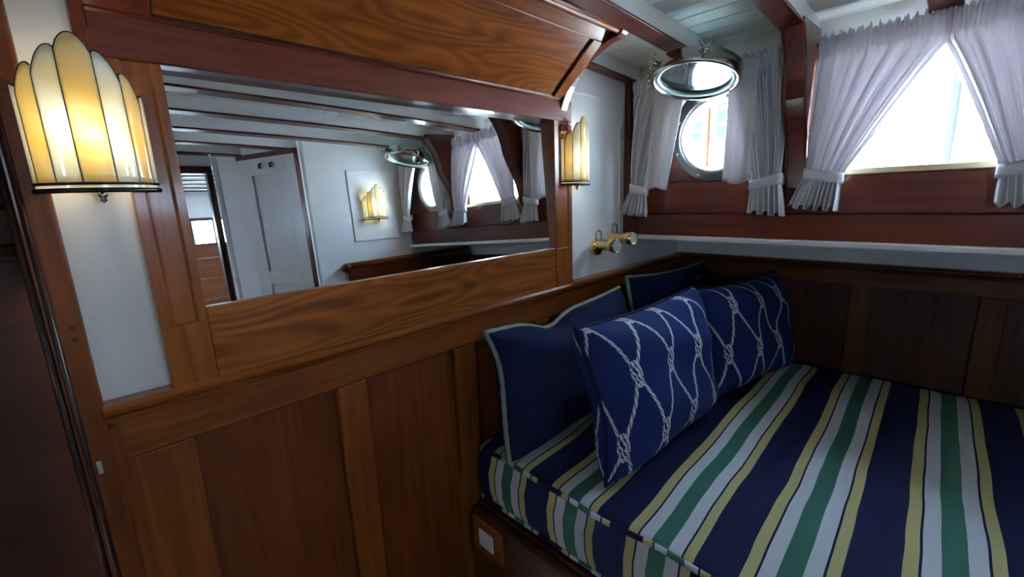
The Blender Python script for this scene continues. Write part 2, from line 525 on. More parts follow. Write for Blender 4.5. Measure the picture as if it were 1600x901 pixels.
# deck above the planking (with openings for the deck lights)
g = G()
ys = [ROOM2, BAYS[1][0], BAYS[1][1], BAYS[0][0], BAYS[0][1], 1.2]
for i in range(nP):
    for j in range(5):
        if j in (1, 3) and in_sky(xs[i], xs[i + 1]): continue
        x0, x1 = xs[i], xs[i + 1]
        g.add([(x0, ys[j], zc(x0) + 0.021), (x1, ys[j], zc(x1) + 0.021), (x1, ys[j + 1], zc(x1) + 0.021), (x0, ys[j + 1], zc(x0) + 0.021)], [(0, 1, 2, 3)])
mk('deck', g, 'white', ceil)
BEAMS = [0.98, 0.695, 0.39, 0.085, -0.22, -0.525, -0.83, -1.13]
for yb in BEAMS:
    hw = 0.029 if yb < 0.97 else 0.02
    n = 28
    bx = [XL + (1.70 - XL) * i / n for i in range(n + 1)]
    lo = [(x, zb(x) + 0.007) for x in bx]; hi = [(x, zc(x) + 0.004) for x in reversed(bx)]
    bo = mk('beam', G().prism(lo + hi, 'y', yb - hw, yb + hw), 'white', ceil, bevel=0.002, seg=1)
    lo = [(x, zb(x)) for x in bx]; hi = [(x, zb(x) + 0.0085) for x in reversed(bx)]
    mk('beam_cap', G().prism(lo + hi, 'y', yb - hw - 0.003, yb + hw + 0.003), 'red_x', bo, bevel=0.002, seg=1)

# ------------------------------------------------------------------ structure: front bulkhead (mirror wall)
wf = thing('wall_front', (0.5, 1.02, FZ), kind='structure')
mk('white_board', B(-0.03, 2.26, 1.0, 1.06, -0.36, 0.60), 'white', wf)
mk('backing', B(-0.03, 2.26, 1.015, 1.06, FZ, -0.36), 'dark_z', wf)
stl = [(-0.014, 0.096), (0.373, 0.449), (0.722, 0.80), (1.07, 1.145), (1.42, 1.495), (1.77, 1.845), (2.12, 2.195)]
for i, (a, b) in enumerate(stl):
    mk('stile', B(a, b, 0.982, 1.015, FZ, -0.427), 'honey_z', wf, bevel=0.004)
    if i + 1 < len(stl):
        pa, pb = b, stl[i + 1][0]
        mk('panel', B(pa - 0.004, pb + 0.004, 1.003, 1.015, FZ + 0.12, -0.427), 'brown_z', wf)
mk('rail', B(-0.014, 2.195, 0.981, 1.015, -0.427, -0.345), 'honey_x', wf, bevel=0.0025)
mk('rail', B(-0.014, 2.195, 0.981, 1.0, FZ, FZ + 0.12), 'honey_x', wf, bevel=0.0025)
prof = [(1.0, -0.318), (0.962, -0.318), (0.955, -0.325), (0.957, -0.335), (0.968, -0.340), (0.972, -0.352), (1.0, -0.352)]
mk('cap_rail', G().prism(prof, 'x', -0.018, 2.195), 'amber_x', wf, bevel=0.0015)
mk('batten', B(1.62, 1.632, 0.996, 1.0, -0.315, 0.36), 'white', wf, bevel=0.0015)
mk('batten', B(1.262, 1.632, 0.997, 1.0, 0.345, 0.356), 'white', wf, bevel=0.001)
tr = mk('trim_1', B(1.655, 1.70, 0.972, 1.0, -0.178, 0.428), 'red_z', bevel=0.003); tag(tr, kind='structure')

# dark panelling and door jamb left of the bulkhead
wl = thing('wall_left_panelling', (-0.6, 1.12, FZ), kind='structure')
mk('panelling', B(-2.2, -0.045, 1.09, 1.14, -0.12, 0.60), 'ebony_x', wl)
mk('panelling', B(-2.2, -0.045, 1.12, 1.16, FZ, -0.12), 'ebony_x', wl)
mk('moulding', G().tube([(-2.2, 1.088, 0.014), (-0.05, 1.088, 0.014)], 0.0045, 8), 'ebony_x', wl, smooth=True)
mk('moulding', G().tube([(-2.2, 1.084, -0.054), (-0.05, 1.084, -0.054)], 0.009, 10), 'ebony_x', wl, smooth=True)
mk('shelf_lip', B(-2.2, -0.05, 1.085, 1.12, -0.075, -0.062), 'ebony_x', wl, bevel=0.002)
wl.name = 'trim_2'; ORG['trim_2'] = ORG['wall_left_panelling']
jb = thing('door_1', (-0.03, 1.0, FZ), kind='structure')
mk('jamb', B(-0.056, -0.014, 0.968, 1.10, FZ, 0.60), 'brown_z', jb, bevel=0.004)
mk('stop_bead', G().tube([(-0.060, 0.985, FZ), (-0.060, 0.985, 0.60)], 0.006, 8), 'ebony_z', jb, smooth=True)
mk('stop_bead', G().tube([(-0.048, 0.967, FZ), (-0.048, 0.967, 0.60)], 0.004, 8), 'ebony_z', jb, smooth=True)
mk('strike_plate', B(-0.040, -0.033, 0.9665, 0.969, -0.432, -0.408), 'nickel', jb, bevel=0.001)
for zz in (-0.178, -0.197):
    mk('screw_hole', G().lathe([(0.0035, 0), (0.0025, 0.0012)], (-0.028, 0.968, zz), (0, -1, 0), 12), 'gap', jb)
mk('screw', G().lathe([(0.005, 0), (0.005, 0.002), (0.002, 0.004)], (-0.0155, 0.968, -0.325), (0, -1, 0), 12), 'chrome', jb, smooth=True)
mk('jamb_fillet', B(-0.014, 0.0, 0.975, 1.0, FZ, -0.36), 'honey_z', jb)

# ------------------------------------------------------------------ structure: cabin side with windows (right)
YB = -0.77
wr = thing('wall_right', (1.73, 0.1, FZ), kind='structure')
X0, X1 = 1.70, 1.755
mk('plank', B(X0, X1, YB, 1.0, -0.185, -0.0945), 'red_y', wr, bevel=0.0022)
mk('plank', B(X0, X1, YB, 1.0, -0.0915, 0.026), 'red_y', wr, bevel=0.0022)
WY0, WY1, WZ0, WZ1 = -0.13, 0.33, 0.03, 0.385
def holed(y0, y1, z0, z1, cy, cz, r, n=48):
    g = G(); v = []
    for xx in (X0, X1):
        for k in range(n):
            a = 2 * PI * k / n
            v.append((xx, cy + r * math.cos(a), cz + r * math.sin(a)))
        for k in range(n):
            a = 2 * PI * k / n; c, s_ = math.cos(a), math.sin(a)
            t = min(((y1 - cy) / c) if c > 1e-9 else ((y0 - cy) / c) if c < -1e-9 else 9, ((z1 - cz) / s_) if s_ > 1e-9 else ((z0 - cz) / s_) if s_ < -1e-9 else 9)
            v.append((xx, cy + t * c, cz + t * s_))
    f = []
    for k in range(n):
        l = (k + 1) % n
        f += [(k, l, n + l, n + k), (2 * n + k, 3 * n + k, 3 * n + l, 2 * n + l), (k, 2 * n + k, 2 * n + l, l), (n + k, n + l, 3 * n + l, 3 * n + k)]
    g.add(v, f)
    # corners
    for (yy, zz) in ((y0, z0), (y0, z1), (y1, z0), (y1, z1)):
        best = sorted(range(n), key=lambda k: (v[n + k][1] - yy) ** 2 + (v[n + k][2] - zz) ** 2)[:2]
        a, b = best
        g.add([(X0, yy, zz), v[n + a], v[n + b], (X1, yy, zz), v[3 * n + a], v[3 * n + b]], [(0, 1, 2), (3, 5, 4), (0, 3, 4, 1), (0, 2, 5, 3)])
    return g
PY, PZ, PR = 0.65, 0.187, 0.121
PY2 = 0.2 - PY
mk('porthole_board', holed(0.42, 1.0, 0.029, 0.425, PY, PZ, PR + 0.004), 'red_y', wr)
mk('porthole_board', holed(YB, -0.22, 0.029, 0.425, PY2, PZ, PR + 0.004), 'red_y', wr)
mk('pier', B(X0, X1, WY1, 0.42, 0.029, 0.425), 'red_z', wr, bevel=0.002)
mk('pier', B(X0, X1, -0.22, WY0, 0.029, 0.425), 'red_z', wr, bevel=0.002)
mk('header', B(X0, X1, WY0, WY1, WZ1, 0.425), 'red_y', wr, bevel=0.002)
mk('frieze', B(X0 - 0.004, X1, YB, 1.0, 0.418, 0.49), 'stained', wr, bevel=0.003)
mk('hull_board', B(2.19, 2.26, YB, 1.0, -0.32, -0.15), 'plank', wr)
mk('hull_batten', B(2.182, 2.19, YB, 1.0, -0.268, -0.24), 'white', wr, bevel=0.002)
mk('soffit', B(X1 - 0.02, 2.2, YB, 1.0, -0.19, -0.165), 'plank', wr)
mk('outer_skin', B(X1, X1 + 0.02, YB, 1.0, -0.19, 0.034), 'white', wr)
ld = mk('trim_3', B(1.674, 1.735, YB, 1.0, -0.197, -0.179), 'white', bevel=0.003); tag(ld, kind='structure')
# berth back panelling
for (a, b) in ((0.995, 0.93), (0.638, 0.571), (0.27, 0.202), (-0.088, -0.155), (-0.455, -0.522)):
    mk('stile', B(2.172, 2.19, b, a, -1.0, -0.402), 'brown_z', wr, bevel=0.002)
for (a, b) in ((0.93, 0.638), (0.571, 0.27), (0.202, -0.088), (-0.155, -0.455), (-0.522, YB)):
    mk('panel', B(2.184, 2.19, b, a, -1.0, -0.402), 'dark_z', wr)
mk('rail', B(2.170, 2.19, YB, 0.995, -0.402, -0.34), 'brown_y', wr, bevel=0.002)
prof = [(2.19, -0.312), (2.158, -0.312), (2.15, -0.318), (2.152, -0.328), (2.163, -0.333), (2.167, -0.345), (2.19, -0.345)]
mk('cap_rail', G().prism(prof, 'y', YB, 0.995), 'brown_y', wr, bevel=0.0012)
mk('backing', B(2.19, 2.26, YB, 1.06, FZ, -0.32), 'dark_z', wr)

# the rectangular window
w1 = thing('window_1', (1.73, 0.1, WZ0), kind='structure')
mk('sill', B(1.688, 1.79, WY0 - 0.01, WY1 + 0.01, WZ0 - 0.006, WZ0 + 0.012), plain('weathered_cream_sill', (0.62, 0.50, 0.28), 0.5, bump=0.3, bscale=30), w1, bevel=0.002)
mk('frame', B(1.735, 1.77, WY0, WY0 + 0.02, WZ0, WZ1), 'white', w1, bevel=0.002)
mk('frame', B(1.735, 1.77, WY1 - 0.02, WY1, WZ0, WZ1), 'white', w1, bevel=0.002)
mk('frame', B(1.735, 1.77, WY0, WY1, WZ1 - 0.02, WZ1), 'white', w1, bevel=0.002)
mk('pane', B(1.75, 1.754, WY0 + 0.01, WY1 - 0.01, WZ0 + 0.005, WZ1 - 0.01), 'glass', w1)
portal('window_portal', (1.80, 0.1, (WZ0 + WZ1) / 2), WY1 - WY0, WZ1 - WZ0, (-1, 0, 0))
portal('porthole_portal', (1.80, PY, PZ), 2 * PR, 2 * PR, (-1, 0, 0))
portal('porthole_portal', (1.80, PY2, PZ), 2 * PR, 2 * PR, (-1, 0, 0))

# ------------------------------------------------------------------ structure: after bulkhead, passage and saloon (seen in the mirror)
wb = thing('wall_back', (1.4, YB, FZ), kind='structure')
mk('white_board', B(1.04, 2.26, YB - 0.04, YB, FZ, 0.60), 'white', wb)
mk('raised_panel', B(1.28, 1.60, YB, YB + 0.006, -0.12, 0.33), 'white', wb, bevel=0.002)
def slab2(p, q, z0, z1, t, g=None):
    """vertical board between plan points p and q, thickness t to the right of p->q"""
    g = g or G()
    d = Vector((q[0] - p[0], q[1] - p[1])).normalized(); n = Vector((d.y, -d.x)) * t
    prof = [p, q, (q[0] + n.x, q[1] + n.y), (p[0] + n.x, p[1] + n.y)]
    return g.prism(prof, 'z', z0, z1)
A_, B_, C_ = (1.01, YB), (0.78, -1.13), (0.705, -1.29)
mk('corner_post', G().lathe([(0.024, FZ), (0.024, 0.6)], (1.040, YB - 0.024, 0), (0, 0, 1), 20), 'white', wb, smooth=True)
mk('white_board', slab2(A_, B_, 0.455, 0.60, -0.03), 'white', wb)
mk('white_board', slab2(B_, C_, FZ, 0.60, -0.03), 'white', wb)
mk('rounded_post', G().lathe([(0.026, FZ), (0.026, 0.6)], (0.706, -1.312, 0), (0, 0, 1), 20), 'white', wb, smooth=True)
mk('white_board', B(XL, 0.2, ROOM2 - 0.04, ROOM2, FZ, 0.60), 'white', wb)
mk('white_board', B(0.2, 0.72, ROOM2 - 0.04, ROOM2, 0.425, 0.60), 'white', wb)
d2 = thing('door_2', (0.9, -0.95, FZ), kind='structure')
def along(p, q, s): return (p[0] + (q[0] - p[0]) * s, p[1] + (q[1] - p[1]) * s)
def off(p, q, s, o):
    d = Vector((q[0] - p[0], q[1] - p[1])).normalized(); n = Vector((-d.y, d.x)) * o
    a = along(p, q, s); return (a[0] + n.x, a[1] + n.y)
mk('leaf', slab2(off(A_, B_, 0.0, 0), off(A_, B_, 1.0, 0), FZ, 0.456, -0.02), 'white', d2)
so = -0.006   # room side offset
def raised(s0, s1, z0, z1, nm, mt='white', t=0.008):
    # board standing proud of the leaf on the cabin side
    return mk(nm, slab2(off(A_, B_, s0, so), off(A_, B_, s1, so), z0, z1, t), mt, d2, bevel=0.0015)
so = 0.0
for s0, s1, z0, z1 in ((0.05, 0.22, FZ, 0.43), (0.78, 0.985, FZ, 0.43), (0.22, 0.78, 0.33, 0.43), (0.22, 0.78, -0.33, -0.25), (0.22, 0.78, FZ, FZ + 0.15)):
    raised(s0, s1, z0, z1, 'leaf_rail', 'white', 0.013)
for s0, s1, z0, z1 in ((0.0, 0.055, FZ, 0.455), (0.0, 1.0, 0.428, 0.458)):
    raised(s0, s1, z0, z1, 'door_frame', 'red_z', 0.014)
for s_ in (0.42, 0.6):
    p = off(A_, B_, s_, 0.0)
    h = off(A_, B_, s_, -0.03)
    hk = mk('coat_hook', G().tube([(p[0], p[1], 0.40), (h[0], h[1], 0.385), (h[0], h[1], 0.365), (h[0] + 0.008, h[1], 0.372)], 0.006, 6), 'came', d2, smooth=True)
# dark doorway frame at the passage end
d3 = thing('door_3', (0.43, ROOM2, FZ), kind='structure')
mk('frame_head', B(0.19, 0.682, ROOM2 - 0.05, ROOM2 + 0.012, 0.385, 0.43), 'dark_x', d3, bevel=0.003)
mk('frame_post', B(0.648, 0.682, ROOM2 - 0.05, ROOM2 + 0.012, FZ, 0.385), 'dark_z', d3, bevel=0.003)
mk('frame_post', B(0.19, 0.22, ROOM2 - 0.05, ROOM2 + 0.012, FZ, 0.385), 'dark_z', d3, bevel=0.003)
mk('latch', B(0.642, 0.65, ROOM2 + 0.006, ROOM2 + 0.02, -0.02, 0.0), 'chrome', d3, bevel=0.001)
# saloon beyond
ws = thing('wall_saloon', (0.9, -3.6, FZ), kind='structure')
mk('wood_board', B(0.0, 1.9, -3.64, -3.6, FZ, -0.03), 'amber_x', ws)
mk('dark_rail', B(0.0, 1.9, -3.65, -3.585, 0.215, 0.245), 'dark_x', ws, bevel=0.002)
mk('sill_rail', B(0.0, 1.9, -3.65, -3.58, -0.045, -0.02), 'dark_x', ws, bevel=0.002)
for xx in (0.0, 0.86, 1.06, 1.26, 1.87):
    mk('mullion', B(xx, xx + 0.02, -3.64, -3.6, -0.03, 0.22), 'amber_z', ws)
mk('pane', B(0.0, 1.9, -3.63, -3.626, -0.03, 0.22), 'glass', ws)
mk('upper_board', B(0.0, 1.9, -3.64, -3.6, 0.24, 0.60), 'white', ws)
mk('side_board', B(1.87, 1.9, -3.6, YB - 0.03, FZ, 0.60), 'white', ws)
mk('side_board', B(0.0, 0.03, -3.6, ROOM2 - 0.04, FZ, 0.60), 'white', ws)
mk('deckhead', B(0.0, 1.9, -3.64, ROOM2 - 0.02, 0.575, 0.60), 'white', ws)
mk('deckhead', B(1.7, 1.9, ROOM2 - 0.02, YB, 0.575, 0.60), 'white', ws)
for i in range(6):
    yy = -2.08 - i * 0.27
    mk('saloon_beam', B(0.0, 1.9, yy - 0.03, yy + 0.03, 0.505, 0.575), 'white', ws)
    mk('saloon_beam_cap', B(0.0, 1.9, yy - 0.034, yy + 0.034, 0.495, 0.505), 'dark_x', ws)
mk('front_board', B(0.0, 0.2, ROOM2 - 0.06, ROOM2 - 0.04, FZ, 0.6), 'white', ws)
ws.name = 'wall_far'; ORG['wall_far'] = ORG['wall_saloon']
portal('saloon_window_portal', (0.95, -3.66, 0.1), 1.9, 0.25, (0, 1, 0))
stp = thing('saloon_settee', (1.0, -3.3, FZ), 'wooden stepped settee front seen through the doorway in the mirror', 'settee')
for i in range(3):
    zt = -0.17 - i * 0.20
    mk('seat_board', B(0.3, 1.6, -3.58, -3.42 + i * 0.14, zt - 0.025, zt), 'amber_x', stp, bevel=0.003)
    mk('riser', B(0.3, 1.6, -3.58, -3.44 + i * 0.14, zt - 0.20 if i < 2 else FZ, zt - 0.025), 'amber_x', stp)

# far hull side behind the camera's left, with three windows
wh = thing('wall_left', (XL, 0, FZ), kind='structure')
holes = [(-1.05, -0.80)]
cuts = [-1.4] + [c for h in holes for c in h] + [1.16]
for i in range(len(cuts) - 1):
    if i % 2 == 0: mk('side_board', B(XL - 0.06, XL, cuts[i], cuts[i + 1], -0.02, 0.36), 'white', wh)
mk('side_board', B(XL - 0.06, XL, -1.4, 1.16, 0.36, 0.60), 'white', wh)
mk('side_board', B(XL - 0.06, XL, -1.4, 1.16, -0.35, -0.02), 'white', wh)
mk('wainscot', B(XL - 0.06, XL, -1.4, 1.16, FZ, -0.35), 'amber_z', wh)
for n_, (a, b) in enumerate(holes):
    ww = thing('window_%d' % (n_ + 2), (XL, (a + b) / 2, -0.02), kind='structure')
    mk('pane', B(XL - 0.035, XL - 0.03, a, b, -0.02, 0.36), 'glass', ww)
    mk('frame', B(XL - 0.01, XL + 0.012, a - 0.02, a, -0.04, 0.38), 'amber_z', ww, bevel=0.002)
    mk('frame', B(XL - 0.01, XL + 0.012, b, b + 0.02, -0.04, 0.38), 'amber_z', ww, bevel=0.002)
    mk('frame', B(XL - 0.01, XL + 0.012, a, b, 0.36, 0.38), 'amber_y', ww, bevel=0.002)
    mk('frame', B(XL - 0.01, XL + 0.012, a, b, -0.04, -0.02), 'amber_y', ww, bevel=0.002)
    portal('far_window_portal', (XL - 0.08, (a + b) / 2, 0.17), b - a, 0.38, (1, 0, 0))

# ------------------------------------------------------------------ outside
qy = mk('ground', B(-30, 60, -40, 40, -1.9, -1.8), 'water'); tag(qy, kind='structure')
bd = thing('white_building', (9.2, 0.5, -1.8), 'bright white building with paned doors beyond the porthole', 'building')
FX = 9.0
mk('wall', B(FX, FX + 0.3, -14, 18, -1.8, 2.15), 'extwall', bd)
sc_ = FX / 4
def ext_window(y0, y1, zz, rows, cols, glass, nm):
    w = mk(nm, B(FX - 0.05, FX, y0 - 0.06, y1 + 0.06, zz[0] - 0.06, zz[1] + 0.06), 'extwall', bd, bevel=0.01)
    dy = (y1 - y0) / cols; dz = (zz[1] - zz[0]) / rows
    for r in range(rows):
        for c in range(cols):
            mk('pane', B(FX - 0.07, FX - 0.045, y0 + c * dy + 0.035, y0 + (c + 1) * dy - 0.035, zz[0] + r * dz + 0.03, zz[0] + (r + 1) * dz - 0.03), glass, w)
ext_window(1.625 * sc_, 1.81 * sc_, (0.40 * sc_, 0.76 * sc_), 4, 1, 'extglass', 'window')
ext_window(1.33 * sc_, 1.54 * sc_, (0.40 * sc_, 0.76 * sc_), 3, 2, 'extglass', 'window')
ext_window(-0.35 * sc_, 0.29 * sc_, (0.22 * sc_, 0.66 * sc_), 1, 2, 'exttint', 'window')
mk('door_edge', B(FX - 0.09, FX, 1.585 * sc_, 1.60 * sc_, 0.17 * sc_, 0.80 * sc_), 'extwood', bd)
po = mk('mooring_post', G().tube([(4.6, 0.108, -1.8), (4.6, 0.108, 0.157), (4.6, 0.115, 0.76)], 0.022, 10), 'extpost', base=(4.6, 0.108, -1.8))
tag(po, 'slim grey post standing outside the curtained rectangular window', 'post')

# ------------------------------------------------------------------ wall mirror
mi = thing('wall_mirror', (0.66, 0.99, -0.32), 'large wall mirror in a varnished honey mahogany frame under the canopy', 'mirror')
MX0, MX1, MZ0, MZ1 = 0.150, 1.170, -0.181, 0.236
tl = math.tan(math.radians(2.15))
g = G(); y0 = 0.981
ext = 0.004
v = [(MX0 - ext, y0 - ext * tl, MZ0 - ext), (MX1 + ext, y0 - ext * tl, MZ0 - ext), (MX1 + ext, y0 + (MZ1 + ext - MZ0) * tl, MZ1 + ext), (MX0 - ext, y0 + (MZ1 + ext - MZ0) * tl, MZ1 + ext)]
v2 = [(a, b + 0.003, c) for a, b, c in v]
g.add(v + v2, [(0, 1, 2, 3), (7, 6, 5, 4), (0, 4, 5, 1), (1, 5, 6, 2), (2, 6, 7, 3), (3, 7, 4, 0)])
mk('mirror_pane', g, 'mirror', mi)
def stile_profile(x0, x1, fl0, fl1, z0, z1):
    # board with a shallow sunk field between fl0 and fl1
    prof = [(x0, 1.0), (x0, 0.966), (fl0, 0.966), (fl0 + 0.003, 0.970), (fl1 - 0.003, 0.970), (fl1, 0.966), (x1, 0.966), (x1, 1.0)]
    return G().prism(prof, 'z', z0, z1)
mk('stile', stile_profile(0.080, MX0, 0.097, 0.136, -0.205, MZ1), 'amber_z', mi, bevel=0.0008)
mk('stile', B(0.080, MX0, 0.966, 1.0, -0.320, -0.205), 'amber_z', mi, bevel=0.001)
mk('stile', stile_profile(MX1, 1.262, 1.190, 1.244, -0.185, MZ1), 'amber_z', mi, bevel=0.0008)
mk('stile', B(MX1, 1.262, 0.966, 1.0, -0.320, -0.185), 'amber_z', mi, bevel=0.001)
mk('bottom_rail', B(MX0, MX1, 0.968, 1.0, -0.320, MZ0), 'figured', mi, bevel=0.0015)

# ------------------------------------------------------------------ canopy above the mirror
cn = thing('overhead_canopy', (0.66, 0.9, 0.24), 'glossy mahogany canopy sloping out above the wall mirror', 'canopy')
P0c, P1c = Vector((0.988, 0.292)), Vector((0.775, 0.470))
eL = (P1c - P0c).length; ev = (P1c - P0c) / eL; nv = Vector((-ev.y, ev.x)) if False else Vector((-abs(ev.y), -abs(ev.x)))
def slope(x0, x1, s0, s1, d0, d1):
    def Q(s, d): p = P0c + ev * s + nv * d; return (p.x, p.y)
    return G().prism([Q(s0, d0), Q(s1, d0), Q(s1, d1), Q(s0, d1)], 'x', x0, x1)
CX0, CX1 = 0.062, 1.205
s_lo, s_hi = 0.030, eL - 0.045
mk('panel', slope(CX0 + 0.085, CX1 - 0.045, s_lo, s_hi, -0.008, 0.003), M['figured'], cn)
mk('bottom_rail', slope(CX0, CX1, -0.01, s_lo, -0.012, 0.010), 'red_x', cn, bevel=0.002)
mk('top_rail', slope(CX0, CX1, s_hi, eL, -0.012, 0.010), 'amber_x', cn, bevel=0.002)
mk('stile', slope(CX0, CX0 + 0.085, s_lo, s_hi, -0.012, 0.010), 'red_z', cn, bevel=0.002)
mk('stile', slope(CX1 - 0.045, CX1, s_lo, s_hi, -0.012, 0.010), 'amber_z', cn, bevel=0.002)
def sl(s, d): p = P0c + ev * s + nv * d; return (p.x, p.y)
for (xa, sa, xb, sb) in ((CX0 + 0.085, s_lo, CX1 - 0.045, s_lo), (CX1 - 0.045, s_lo, CX1 - 0.045, s_hi), (CX1 - 0.045, s_hi, CX0 + 0.085, s_hi), (CX0 + 0.085, s_hi, CX0 + 0.085, s_lo)):
    mk('bead', G().tube([(xa, *sl(sa, 0.005)), (xb, *sl(sb, 0.005))], 0.004, 6), 'dark_x', cn, smooth=True)
mk('fascia', B(CX0, 1.262, 0.964, 1.0, MZ1, 0.302), 'red_x', cn, bevel=0.002)
cur = [(0.985, 0.196), (0.972, 0.196), (0.963, 0.206), (0.964, 0.222), (0.974, 0.232), (0.969, 0.258), (0.957, 0.288), (0.944, 0.314), (0.930, 0.338), (0.912, 0.362), (0.895, 0.380), (0.875, 0.396), (0.852, 0.408), (0.828, 0.418), (0.804, 0.428), (0.779, 0.436), (0.757, 0.438), (0.742, 0.444), (0.732, 0.455), (0.733, 0.474)]
for (xa, xb) in ((1.203, 1.238), (0.05, 0.068)):
    mk('scroll_bracket', G().prism(cur + [(0.75, 0.50), (1.0, 0.50), (1.0, 0.196)], 'x', xa, xb), 'red_z', cn, bevel=0.002)
mk('nosing', G().tube([(0.05, 0.752, 0.456), (1.205, 0.752, 0.456)], 0.012, 10), 'amber_x', cn, smooth=True)
mk('top_board', B(0.05, 1.236, 0.733, 0.79, 0.464, 0.482), 'red_x', cn, bevel=0.002)

# ------------------------------------------------------------------ sconces
def sconce(xc, yw, z0, f, label, power):
    """f = -1: faces -y (on the front bulkhead); f = +1: faces +y"""
    t = thing('wall_sconce', (xc, yw, z0), label, 'lamp', 'stained glass wall sconces')
    a, b = 0.080, 0.072
    H = [0.152, 0.179, 0.204, 0.224, 0.204, 0.179, 0.152]
    th = [0.0, 0.58, 0.94, 1.325, PI - 1.325, PI - 0.94, PI - 0.58, PI]
    def pt(q, z, rr=1.0): return (xc - a * rr * math.cos(q), yw + f * b * rr * math.sin(q), z0 + z)
    mk('back_plate', B(xc - 0.03, xc + 0.03, yw + f * 0.001, yw + f * 0.006, z0 + 0.02, z0 + 0.16), 'ivory', t)
    for i in range(7):
        q0, q1 = th[i], th[i + 1]
        lowL = min(H[i], H[i - 1]) if i > 0 else H[i] * 0.82
        lowR = min(H[i], H[i + 1]) if i < 6 else H[i] * 0.82
        lowL = min(lowL, H[i] - 0.028) if i <= 3 else lowL
        def top(u):
            base = 0.0
            if i < 3: e0, e1 = H[i] - 0.040, H[i] - 0.004
            elif i > 3: e0, e1 = H[i] - 0.004, H[i] - 0.040
            else: e0 = e1 = H[i] - 0.026
            lin = e0 + (e1 - e0) * u
            return lin + (H[i] - max(e0, e1) + 0.012) * math.sin(PI * u) ** 0.7 if i != 3 else lin + 0.026 * math.sin(PI * u) ** 0.7
        def fn(u, v):
            q = q0 + (q1 - q0) * u
            z = 0.012 + (top(u) - 0.012) * v
            lean = 1.0 - 0.18 * max(0.0, (v * top(u) / 0.243) - 0.55) ** 1.6
            return pt(q, z, lean)
        col = 'creamglass' if i % 2 == 0 else 'amberglass'
        mk('glass_panel', G().grid(fn, 8, 14), col, t, smooth=True, solid=0.002)
        mk('came', G().tube([fn(u / 8, 1.0) for u in range(9)], 0.0016, 5), 'came', t, smooth=True)
        if i > 0:
            hi = max(top(0), 0.0)
            mk('came', G().tube([fn(0, v / 10) for v in range(11)], 0.0016, 5), 'came', t, smooth=True)
    for i, zz in enumerate((0.003, 0.013)):
        mk('rim', G().tube([pt(PI * k / 24, zz, 1.01) for k in range(25)], 0.0042 if i == 0 else 0.0022, 6), 'came', t, smooth=True)
    mk('glass_strip', G().grid(lambda u, v: pt(PI * u, 0.004 + 0.008 * v), 24, 1), 'creamglass', t, smooth=True)
    mk('crossbar', B(xc - 0.004, xc + 0.004, yw, yw + f * b, z0 + 0.001, z0 + 0.005), 'came', t)
    mk('finial', G().lathe([(0.002, 0.004), (0.006, 0.0), (0.0065, -0.005), (0.0035, -0.009), (0.005, -0.012), (0.001, -0.016)], (xc, yw + f * b * 0.55, z0), (0, 0, 1), 12), 'chrome', t, smooth=True)
    mk('lamp_holder', G().lathe([(0.012, 0.02), (0.012, 0.055), (0.009, 0.06)], (xc, yw + f * 0.03, z0), (0, 0, 1), 14), 'ivory', t, smooth=True)
    l = bpy.data.lights.new('bulb', 'POINT')
    l.energy = power; l.color = (1.0, 0.90, 0.70); l.shadow_soft_size = 0.014
    o = bpy.data.objects.new('bulb', l); COL.objects.link(o)
    o.parent = t; o.location = T((xc, yw + f * 0.050, z0 + 0.085)) - T((xc, yw, z0))
    return t
sconce(0.043, 1.0, 0.030, -1, 'fan shaped stained glass sconce, lit, left of the mirror', 0.17)
sconce(1.282, 1.0, 0.028, -1, 'fan shaped stained glass sconce between mirror and reading lights', 0.15)
sconce(1.44, YB + 0.006, 0.012, 1, 'fan shaped stained glass sconce on the aft white bulkhead, seen in the mirror', 0.15)

# ------------------------------------------------------------------ hanging knees
def knee(y0, y1, label):
    prof = [(1.70, 0.455), (1.50, 0.447), (1.502, 0.43), (1.528, 0.395), (1.556, 0.35), (1.572, 0.30), (1.582, 0.25), (1.605, 0.20), (1.632, 0.155), (1.655, 0.10), (1.668, 0.04), (1.68, -0.01), (1.698, -0.04), (1.70, -0.05)]
    t = thing('hanging_knee', (1.6, (y0 + y1) / 2, -0.05), label, 'bracket', 'mahogany hanging knees')
    mk('knee_board', G().prism(prof, 'y', y0, y1), 'red_z', t, bevel=0.003)
    path = [(p[0], y1 - 0.001, p[1]) for p in prof[2:-1]]
    mk('edge_bead', G().tube(path, 0.004, 6), 'red_z', t, smooth=True)
    mk('edge_bead', G().tube([(p[0], y0 + 0.001, p[2]) for p in path], 0.004, 6), 'red_z', t, smooth=True)
    return t
knee(0.357, 0.412, 'curved mahogany knee between the porthole and the rectangular window')
knee(-0.212, -0.157, 'curved mahogany knee on the aft side of the rectangular window')

